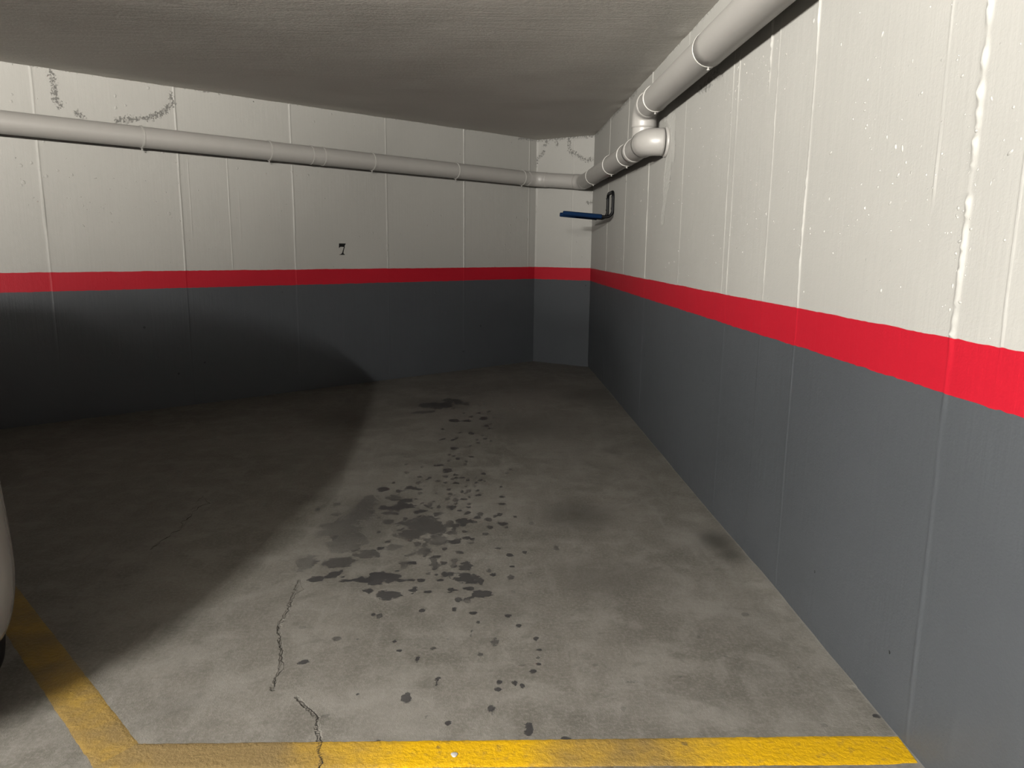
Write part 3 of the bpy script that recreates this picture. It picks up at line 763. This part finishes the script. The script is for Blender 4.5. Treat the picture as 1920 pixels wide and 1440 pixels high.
# plaster collar where it enters the wall
tube('wall_collar', [Vector((XW - x, 4.70, 1.90)) for x in (.006, .012, .018, .02)], [.092, .091, .087, .080], M['pipe'], low)
for s in (-6.0, -5.05, -4.03, -3.075, -2.12, -1.18, -.30):
    z = 2.029 + (1.982 - 2.029) * (s + 7.0) / 7.0
    clamp_ring(low, lpt(s, z), (LD[0], LD[1], 0), PR)
for s in (-2.71, -2.60):
    z = 2.029 + (1.982 - 2.029) * (s + 7.0) / 7.0
    clamp_ring(low, lpt(s, z), (LD[0], LD[1], 0), PR - .0015, bolt=False)
def rz(y): return 1.932 + (1.902 - 1.932) * (K2.y - y) / (K2.y - 4.70)
for y, bolt in ((7.15, True), (6.10, True), (5.43, True)):
    clamp_ring(low, (PX, y, rz(y)), (0, 1, 0), PR, bolt=bolt)
coupling(low, [Vector((PX, 5.18 + t, rz(5.18))) for t in (-.05, -.049, 0, .049, .05)], PR + .004)

# --- upper run along the right wall under the ceiling, with its drop into the lower run
UZ = 2.128
UX = XW - 0.105
u0 = Vector((UX, -2.4, UZ + .03)); u1 = Vector((UX, 4.90, UZ)); u2 = Vector((UX, 4.90, 1.93))
upr = low
bu = bend(u0, u1, u2, 0.088, 12)
tube('pipe_section', seg_pts(u0, bu[0], 6), PR, M['pipe'], upr)
elbow(upr, bu, .05, .03, PR + .004)
tube('pipe_section', seg_pts(bu[-1], u2), PR, M['pipe'], upr)
for y in (-1.2, 0.6, 2.35, 3.50, 4.58):
    clamp_ring(upr, (UX, y, UZ + .03 * (4.9 - y) / 7.3), (0, 1, 0), PR)
tube('coupling', [Vector((UX, y, UZ + .03 * (4.9 - y) / 7.3)) for y in (3.492, 3.49, 3.40, 3.0, 2.2)], [PR, PR + .0030, PR + .0030, PR + .0022, PR + .0016], M['pipe'], upr)

# ---------------------------------------------------------------- wall hook
def wall_hook():
    h = empty('wall_hook', (XW, 6.70, 1.55))
    tag(h, 'black steel wall hook with two blue padded arms near the far corner', 'hook')
    yn, yf = 6.555, 6.845
    xo = XW - 0.016
    r = 0.0135
    # the near leg rises from its arm, crosses over the top and goes down to the far arm
    def pth(y_, sgn):
        tip = Vector((0.655, y_, 1.556)); base = Vector((xo, y_, 1.524)); topv = Vector((xo, y_, 1.742))
        return tip, base, topv
    tn, bn, tpn = pth(yn, 1); tf, bf, tpf = pth(yf, 1)
    path = [tn] + bend(tn, bn, tpn, .055, 8) + bend(bn, tpn, tpf, .05, 8) + bend(tpn, tpf, bf, .05, 8) + bend(tpf, bf, tf, .055, 8) + [tf]
    tube('hook_tube', path, r, M['black'], h, 14)
    for t_, b_ in ((tn, bn), (tf, bf)):
        d = (b_ - t_).normalized()
        q = [t_ - d * .022, t_ - d * .0215, t_ - d * .017, t_ + d * .02, t_ + d * .31, t_ + d * .315, t_ + d * .3155]
        tube('foam_sleeve', q, [.004, .013, .0185, .0195, .0195, .018, .0137], M['blue'], h, 18)['label'] = 'blue foam sleeve'
    for y_ in (yn, yf):
        for z_ in (1.60, 1.70):
            tube('screw', [Vector((xo - .0125 - t, y_, z_)) for t in (0, .003, .005)], [.007, .007, .004], M['trim'], h, 8)
wall_hook()

# ---------------------------------------------------------------- parked white car (rear corner reaches into view)
CA = Vector((-0.688, 0.726, 0)).normalized()          # towards the car's nose
CRT = Vector((CA.y, -CA.x, 0))                         # to the car's right
CAR_L = 3.55
KEYS = [  # z, rear u, front u, half width, length of the rear corner
    (0.165, .17, 3.38, .66, .30), (0.18, .115, 3.42, .705, .30), (0.20, .078, 3.45, .735, .31), (0.23, .048, 3.49, .765, .32), (0.27, .024, 3.52, .785, .33), (0.33, .008, 3.54, .799, .34), (0.40, .0, 3.55, .806, .34),
    (0.52, .008, 3.545, .808, .35), (0.62, .026, 3.52, .806, .36), (0.72, .048, 3.45, .800, .36), (0.82, .075, 3.28, .790, .36),
    (0.90, .11, 2.95, .775, .36), (0.97, .15, 2.62, .755, .36), (1.10, .24, 2.36, .705, .36), (1.25, .355, 2.08, .645, .36),
    (1.36, .46, 1.84, .595, .36), (1.42, .56, 1.62, .54, .34), (1.45, .70, 1.40, .44, .3), (1.462, .86, 1.2, .30, .15)]
kz = np.array([k[0] for k in KEYS])
_outl = {}
_kcols = [np.array([k[i] for k in KEYS]) for i in range(5)]
_kslope = [np.gradient(cc, kz) for cc in _kcols]
def kint(z, i):
    """smooth interpolation of the body's section table"""
    z = min(max(z, kz[0]), kz[-1])
    j = int(np.clip(np.searchsorted(kz, z, side='right') - 1, 0, len(kz) - 2))
    h = kz[j + 1] - kz[j]; t = (z - kz[j]) / h
    a, b = _kcols[i][j], _kcols[i][j + 1]; m0, m1 = _kslope[i][j] * h, _kslope[i][j + 1] * h
    return float((2*t**3 - 3*t*t + 1) * a + (t**3 - 2*t*t + t) * m0 + (3*t*t - 2*t**3) * b + (t**3 - t*t) * m1)
def car_outline(z):
    """horizontal outline of the body at height z: rounded rectangle, resampled by length; starts at the middle of the tail and runs to the right side"""
    key = round(z, 5)
    if key in _outl: return _outl[key]
    u0_, u1_, w_, cu = [kint(z, i) for i in (1, 2, 3, 4)]
    cv = min(w_ * 0.75, 0.52); cf = 0.42; e = 2 / 2.35
    cu = min(cu, (u1_ - u0_) * 0.45); cf = min(cf, (u1_ - u0_) * 0.45)
    a = np.linspace(0, math.pi / 2, 40)
    s, c = np.sin(a) ** e, np.cos(a) ** e
    bow = 0.035
    rear_u = u0_ + cu - cu * c; rear_v = w_ - cv + cv * s
    mid = np.linspace(0, w_ - cv, 8)[:-1]
    pu = np.concatenate([np.full(7, u0_), rear_u, u1_ - cf + cf * np.sin(a) ** e, np.full(7, u1_)])
    pv = np.concatenate([mid, rear_v, w_ - cv + cv * np.cos(a) ** e, mid[::-1]])
    pu = pu + bow * (pv / w_) ** 2 * np.exp(-(pu - u0_) / 0.3)
    U = np.concatenate([pu, pu[-2::-1]]); V = np.concatenate([pv, -pv[-2::-1]])
    d = np.concatenate([[0], np.cumsum(np.hypot(np.diff(U), np.diff(V)))]); d /= d[-1]
    _outl[key] = (d, U, V)
    return _outl[key]
def car_pt(z, f, off=0.0):
    d, U, V = car_outline(z)
    f = f % 1.0
    u = float(np.interp(f, d, U)); v = float(np.interp(f, d, V))
    if off:
        f0, f1 = max(f - .004, 0), min(f + .004, 1)
        tu = float(np.interp(f1, d, U) - np.interp(f0, d, U)); tv = float(np.interp(f1, d, V) - np.interp(f0, d, V))
        l = math.hypot(tu, tv) + 1e-9
        u -= -tv / l * -off * -1 if False else 0
        u += -tv / l * off; v += tu / l * off
    return Vector((u, v, z))       # u along the car from its tail, v to the right, z up
def car():
    car_o = empty('car', CAR_POS)
    car_o.rotation_euler = (0, 0, math.atan2(CA.y, CA.x))
    # local y to the right means mirrored: local Y axis is left
    tag(car_o, 'white car parked at the left edge, only its rounded rear corner showing', 'car')
    def loc(p): return Vector((p.x, -p.y, p.z))
    zs = np.unique(np.concatenate([kz, np.interp(np.arange(0, len(kz) - 1, .25), np.arange(len(kz)), kz)]))
    nt = 128
    V = []; F = []
    dd, UU, VV = car_outline(0.5)
    # outline samples: dense round the corners
    dens = 1 + 6 * (np.exp(-((dd - .085) / .035) ** 2) + np.exp(-((dd - .915) / .035) ** 2) + np.exp(-((dd - .415) / .04) ** 2) + np.exp(-((dd - .585) / .04) ** 2))
    cum = np.concatenate([[0], np.cumsum((dens[1:] + dens[:-1]) / 2 * np.diff(dd))]); cum /= cum[-1]
    ths = np.interp(np.arange(nt) / nt, cum, dd)
    for z in zs:
        for th in ths: V.append(loc(car_pt(z, th)))
    for i in range(len(zs) - 1):
        for k in range(nt):
            F.append((i * nt + k, i * nt + (k + 1) % nt, (i + 1) * nt + (k + 1) % nt, (i + 1) * nt + k))
    F.append(tuple(range(nt))); F.append(tuple((len(zs) - 1) * nt + k for k in reversed(range(nt))))
    me = mesh_py('body', V, F)
    bm = bmesh.new(); bm.from_mesh(me); bmesh.ops.recalc_face_normals(bm, faces=bm.faces); bm.to_mesh(me); bm.free()
    body = link('body', me, M['car_white'], car_o)
    # wheel arches cut with cylinders
    bm = bmesh.new()
    wheels = [(WHEEL_U, 1), (WHEEL_U, -1), (2.85, 1), (2.85, -1)]
    for (u, s) in wheels:
        bmesh.ops.create_cone(bm, cap_ends=True, segments=40, radius1=.318, radius2=.318, depth=.40, matrix=Matrix.Translation((u, -s * .80, .27)) @ Matrix.Rotation(math.pi / 2, 4, 'X'))
    cut = bpy.data.objects.new('cutter', bm_mesh('cutter', bm)); COL.objects.link(cut)
    cut.parent = car_o
    md = body.modifiers.new('arches', 'BOOLEAN'); md.object = cut; md.operation = 'DIFFERENCE'; md.solver = 'EXACT'
    bpy.context.view_layer.update()
    dg = bpy.context.evaluated_depsgraph_get()
    nm = bpy.data.meshes.new_from_object(body.evaluated_get(dg))
    body.modifiers.clear(); body.data = nm
    nm.polygons.foreach_set('use_smooth', np.ones(len(nm.polygons), bool))
    try: nm.set_sharp_from_angle(angle=0.9)
    except Exception: pass
    bpy.data.objects.remove(cut, do_unlink=True)
    # wheels
    for (u, s) in wheels:
        y0 = -s * .692
        V = []; F = []
        prof = [(-.075, .205), (-.085, .235), (-.087, .27), (-.075, .288), (-.05, .293), (.05, .293), (.075, .288), (.087, .27), (.085, .235), (.075, .205)]
        seg = 48
        for k in range(seg):
            a = 2 * math.pi * k / seg
            for (ax, r) in prof: V.append((u + r * math.cos(a), y0 + ax, .293 + r * math.sin(a)))
        n = len(prof)
        for k in range(seg):
            for j in range(n):
                F.append((k * n + j, k * n + (j + 1) % n, ((k + 1) % seg) * n + (j + 1) % n, ((k + 1) % seg) * n + j))
        ty = link('wheel', mesh_py('wheel', V, F), M['tyre'], car_o); ty['label'] = 'black tyre'
        bm = bmesh.new()
        bmesh.ops.create_cone(bm, cap_ends=True, segments=36, radius1=.21, radius2=.205, depth=.09, matrix=Matrix.Translation((u, y0, .293)) @ Matrix.Rotation(math.pi / 2, 4, 'X'))
        bmesh.ops.create_cone(bm, cap_ends=True, segments=18, radius1=.045, radius2=.045, depth=.15, matrix=Matrix.Translation((u, y0, .293)) @ Matrix.Rotation(math.pi / 2, 4, 'X'))
        for k in range(5):
            a = 2 * math.pi * k / 5
            bmesh.ops.create_cube(bm, size=1, matrix=Matrix.Translation((u + .11 * math.cos(a), y0, .293 + .11 * math.sin(a))) @ Matrix.Rotation(-a, 4, 'Y') @ Matrix.Diagonal((.18, .13, .04, 1)))
        rm = link('rim', bm_mesh('rim', bm), M['rim'], ty)
    def patch(name, z0, z1, t0, t1, mat, off=.004, nu=16, nv=6, parent=None):
        V = []; F = []
        for o_ in (off, -.01):
            for i in range(nv + 1):
                for k in range(nu + 1):
                    V.append(loc(car_pt(z0 + (z1 - z0) * i / nv, t0 + (t1 - t0) * k / nu, o_)))
        W = nu + 1; S = W * (nv + 1)
        for i in range(nv):
            for k in range(nu):
                a = i * W + k
                F.append((a, a + 1, a + W + 1, a + W)); F.append((S + a, S + a + W, S + a + W + 1, S + a + 1))
        for k in range(nu):
            F.append((k, S + k, S + k + 1, k + 1)); a = nv * W + k; F.append((a, a + 1, S + a + 1, S + a))
        for i in range(nv):
            a = i * W; F.append((a, a + W, S + a + W, S + a)); a = i * W + nu; F.append((a, S + a, S + a + W, a + W))
        bm = bmesh.new(); bm.from_mesh(mesh_py(name, V, F))
        return link(name, bm_mesh(name, bm, True), mat, car_o)
    patch('rear_window', 1.02, 1.34, -.055, .055, M['car_glass'])
    patch('windscreen', 1.0, 1.36, .445, .555, M['car_glass'])
    for m in (lambda f: f, lambda f: 1 - f):
        patch('side_window', 1.0, 1.32, m(.135), m(.245), M['car_glass'])
        patch('side_window', 1.0, 1.32, m(.255), m(.375), M['car_glass'])
        patch('tail_light', .70, .94, m(.062), m(.088), M['red_lens'], .006)
        patch('head_light', .60, .74, m(.40), m(.43), M['clear_lens'], .006)
    patch('number_plate', .50, .61, -.026, .026, M['plate'], .008)
car()

# ---------------------------------------------------------------- ceiling lamp and added fill lights (outside the frame, they light the bay)
FILL_LABELS = ['black floodlight over the drive lane, first from the left', 'black floodlight over the drive lane, second from the left', 'black floodlight over the drive lane, third from the left', 'black floodlight over the drive lane, rightmost']
LAMP_LABELS = ['white fluorescent batten hung over the drive lane behind the white car', 'white fluorescent batten hung over the drive lane, nearest the right wall', 'white fluorescent batten hung over the drive lane, farthest from the bay', 'white fluorescent batten hung over the drive lane, farthest to the left']
for i, (lx, ly, lz, rz_, ln, watt, lcol) in enumerate(LAMPS):
    lo = empty('ceiling_lamp', (lx, ly, CEIL_Z), rz_)
    tag(lo, LAMP_LABELS[i], 'lamp', 'ceiling battens')
    bm = bmesh.new()
    dz = lz - CEIL_Z
    bmesh.ops.create_cube(bm, size=1, matrix=Matrix.Translation((0, 0, dz + .055)) @ Matrix.Diagonal((.06, ln + .08, .05, 1)))
    bmesh.ops.bevel(bm, geom=bm.edges[:], offset=.012, segments=2, affect='EDGES')
    link('housing', bm_mesh('housing', bm), M['lamp_body'], lo)
    for s in (-1, 1):
        bm = bmesh.new()
        bmesh.ops.create_cube(bm, size=1, matrix=Matrix.Translation((0, s * (ln / 2 + .015), dz + .01)) @ Matrix.Diagonal((.04, .02, .07, 1)))
        link('end_cap', bm_mesh('end_cap', bm), M['lamp_body'], lo)
        tube('hanging_rod', [Vector((0, s * ln * .35, dz + .07)), Vector((0, s * ln * .35, 0.0))], .006, M['lamp_body'], None, 8).parent = lo
    tb = NT('lamp_tube_%d' % i)
    area = 2 * math.pi * 0.018 * ln
    rad = watt / (math.pi * area)
    tb.b(Base_Color=(0.8, 0.8, 0.8), Emission_Color=lcol, Emission_Strength=rad)
    V, F = sweep([Vector((0, -ln / 2, lz - CEIL_Z)), Vector((0, ln / 2, lz - CEIL_Z))], .018, 16)
    link('tube', mesh_py('tube', V, F), tb.m, lo)

for i, (fx, fy, fz, az, el, spread, watt) in enumerate(FILL_LIGHTS):  # made-up fixtures carrying the added fill lights
    fo = empty('floodlight', (fx, fy, fz))
    fo.rotation_euler = (math.radians(90 + el), 0, math.radians(-az))      # local -Z points along the beam
    tag(fo, FILL_LABELS[i], 'lamp', 'floodlights over the drive lane')
    bm = bmesh.new()
    bmesh.ops.create_cube(bm, size=1, matrix=Matrix.Translation((0, 0, .055)) @ Matrix.Diagonal((.42, .20, .09, 1)))
    bmesh.ops.bevel(bm, geom=bm.edges[:], offset=.015, segments=2, affect='EDGES')
    link('housing', bm_mesh('housing', bm), M['trim'], fo)
    for s in (-1, 1):
        bm = bmesh.new()
        bmesh.ops.create_cube(bm, size=1, matrix=Matrix.Translation((s * .225, .10, .05)) @ Matrix.Diagonal((.012, .30, .03, 1)))
        link('bracket', bm_mesh('bracket', bm), M['trim'], fo)
    ld = bpy.data.lights.new('flood_light', 'AREA')
    ld.shape = 'RECTANGLE'; ld.size = 0.40; ld.size_y = 0.18
    ld.spread = math.radians(spread); ld.energy = watt; ld.color = WARM
    lo = bpy.data.objects.new('flood_light', ld); COL.objects.link(lo); lo.parent = fo
